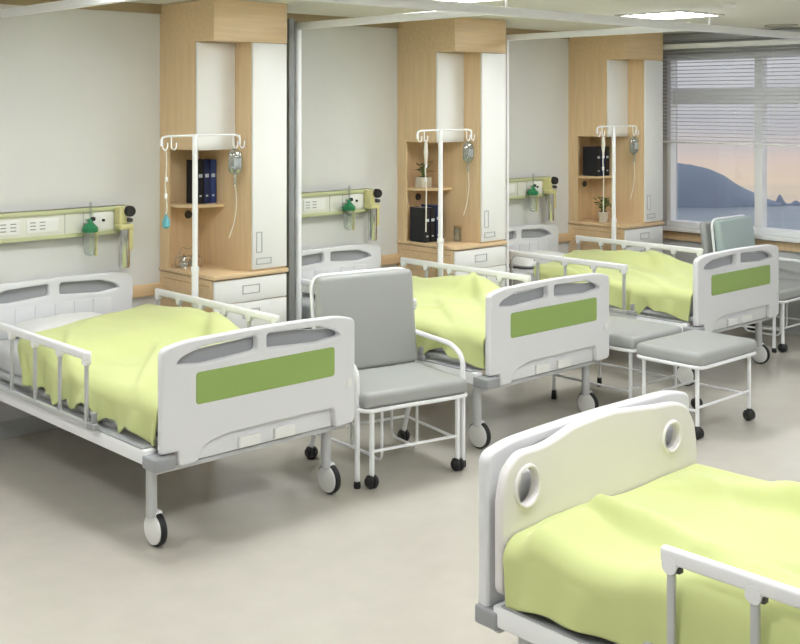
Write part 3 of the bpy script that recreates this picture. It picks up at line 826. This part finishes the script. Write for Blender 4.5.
# ------------------------------------------------------------ outside: sea, hill, rocks
yaw = math.radians(47.042)
CAM = Vector((0, -6.425, 1.95)); FL = 1137.366
ZS = -38.0
SEA = math.radians(47.042)          # bearing across the bay towards the far shore
def bay(name, bm, m, label, cat, smooth=60):
    """far shore pieces are modelled in the bay's own axes: x out to sea, y along the shore"""
    o = obj(name, bm, m, smooth=smooth); o.rotation_euler = (0, 0, SEA); o.location = (0, -6.425, 0)
    return tag(o, label, cat)
b = nb(); prism(b, [(40, -420), (458, -420), (458, 200), (40, 200)], ZS - 2, ZS)
o = bay('sea', b, M['sea'], 'calm grey blue sea beyond the window', 'sea'); o['kind'] = 'stuff'
def ridge(name, label, pts, depth, seed, x0):
    """rounded landform: heights along the shore, rounded in depth"""
    b = nb(); NJ = 14; G = []
    for (y, h) in pts:
        row = []
        for j in range(NJ + 1):
            a = PI * j / NJ
            n = 1 + .06 * noise.noise(Vector((y * .05, j * .7, seed))) * math.cos(a) ** 2
            row.append(b.verts.new((x0 - math.cos(a) * depth * (.4 + .6 * min(1, h / 12)), y, ZS + .05 + h * math.sin(a) * n)))
        G.append(row)
    for A, B in zip(G, G[1:]):
        for j in range(NJ): b.faces.new((A[j], A[j + 1], B[j + 1], B[j]))
    b.faces.new([v for v in G[0]]); b.faces.new(list(reversed([v for v in G[-1]])))
    return bay(name, b, M['hill'], label, 'hill' if name == 'headland' else 'rock')
XH = 448.0
def shore(u, v): return ((400 - u) * XH / FL, 1.95 - (v - 103.84) * XH / FL - ZS)
prof = [(560, 163), (600, 158), (640, 160), (660, 161), (676, 163), (690, 164.5), (702, 167), (714, 171), (724, 175.5), (732, 181), (740, 186), (748, 190), (757, 194), (764, 198), (772, 200.5), (778, 202)]
pts = [(y, max(.3, h)) for y, h in (shore(*p) for p in prof)]
pts2 = []
for (a, c) in zip(pts, pts[1:]):
    for i in range(4):
        t_ = i / 4; y = a[0] + (c[0] - a[0]) * t_; h = a[1] + (c[1] - a[1]) * t_
        pts2.append((y, h + .25 * noise.noise(Vector((y * .35, 2.2, 0)))))
pts2.append(pts[-1])
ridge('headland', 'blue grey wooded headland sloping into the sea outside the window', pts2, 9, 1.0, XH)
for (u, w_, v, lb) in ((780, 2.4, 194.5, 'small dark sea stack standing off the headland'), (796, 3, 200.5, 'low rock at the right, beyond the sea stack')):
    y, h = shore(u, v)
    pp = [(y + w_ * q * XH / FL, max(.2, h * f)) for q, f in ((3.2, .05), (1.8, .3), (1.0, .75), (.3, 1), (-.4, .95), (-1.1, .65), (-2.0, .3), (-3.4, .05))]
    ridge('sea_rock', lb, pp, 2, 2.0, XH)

# ------------------------------------------------------------ sky
w = bpy.data.worlds.new('World'); scene.world = w; w.use_nodes = True
nt = w.node_tree; nt.nodes.clear()
tc = nt.nodes.new('ShaderNodeTexCoord'); sx = nt.nodes.new('ShaderNodeSeparateXYZ')
mr = nt.nodes.new('ShaderNodeMapRange'); mr.inputs[1].default_value = -.10; mr.inputs[2].default_value = .22
rp = nt.nodes.new('ShaderNodeValToRGB'); cr = rp.color_ramp
stops = [(0, srgb(206, 192, 182)), (.08, srgb(226, 208, 182)), (.17, srgb(218, 202, 194)), (.27, srgb(202, 202, 206)), (1, srgb(228, 233, 240))]
cr.elements[0].position = 0; cr.elements[0].color = stops[0][1]; cr.elements[1].position = 1; cr.elements[1].color = stops[-1][1]
for p, c in stops[1:-1]:
    e = cr.elements.new(p); e.color = c
mp = nt.nodes.new('ShaderNodeMapping'); mp.inputs['Scale'].default_value = (2.5, 2.5, 30)
nz = nt.nodes.new('ShaderNodeTexNoise'); nz.inputs['Scale'].default_value = 1.6; nz.inputs['Detail'].default_value = 4
r2 = nt.nodes.new('ShaderNodeValToRGB'); r2.color_ramp.elements[0].position = .45; r2.color_ramp.elements[1].position = .68
mx = nt.nodes.new('ShaderNodeMix'); mx.data_type = 'RGBA'
ml = nt.nodes.new('ShaderNodeMath'); ml.operation = 'MULTIPLY'; ml.inputs[1].default_value = .5
bg = nt.nodes.new('ShaderNodeBackground'); bg.inputs[1].default_value = 1.0; out = nt.nodes.new('ShaderNodeOutputWorld')
L = nt.links
L.new(tc.outputs['Generated'], sx.inputs[0]); L.new(sx.outputs['Z'], mr.inputs[0]); L.new(mr.outputs[0], rp.inputs[0])
L.new(tc.outputs['Generated'], mp.inputs[0]); L.new(mp.outputs[0], nz.inputs['Vector']); L.new(nz.outputs['Fac'], r2.inputs[0])
L.new(r2.outputs[0], ml.inputs[0]); L.new(ml.outputs[0], mx.inputs[0]); L.new(rp.outputs[0], mx.inputs[6])
mx.inputs[7].default_value = srgb(176, 178, 188)
L.new(mx.outputs[2], bg.inputs[0]); L.new(bg.outputs[0], out.inputs[0])

# ------------------------------------------------------------ camera
cd = bpy.data.cameras.new('camera'); cam = bpy.data.objects.new('camera', cd); C.objects.link(cam)
cam.location = CAM; cam.rotation_euler = (PI / 2, 0, yaw - PI / 2)
cd.sensor_width = 36; cd.lens = FL / 800 * 36; cd.shift_y = -(322 - 103.84) / 800; cd.clip_end = 3000; cd.clip_start = .02
scene.camera = cam
vs = scene.view_settings; vs.view_transform = 'Standard'; vs.look = 'None'; vs.gamma = 1; vs.use_curve_mapping = False
vs.exposure = 0.0
scene.cycles.max_bounces = 10; scene.cycles.diffuse_bounces = 5; scene.cycles.transparent_max_bounces = 16
scene.cycles.use_denoising = True
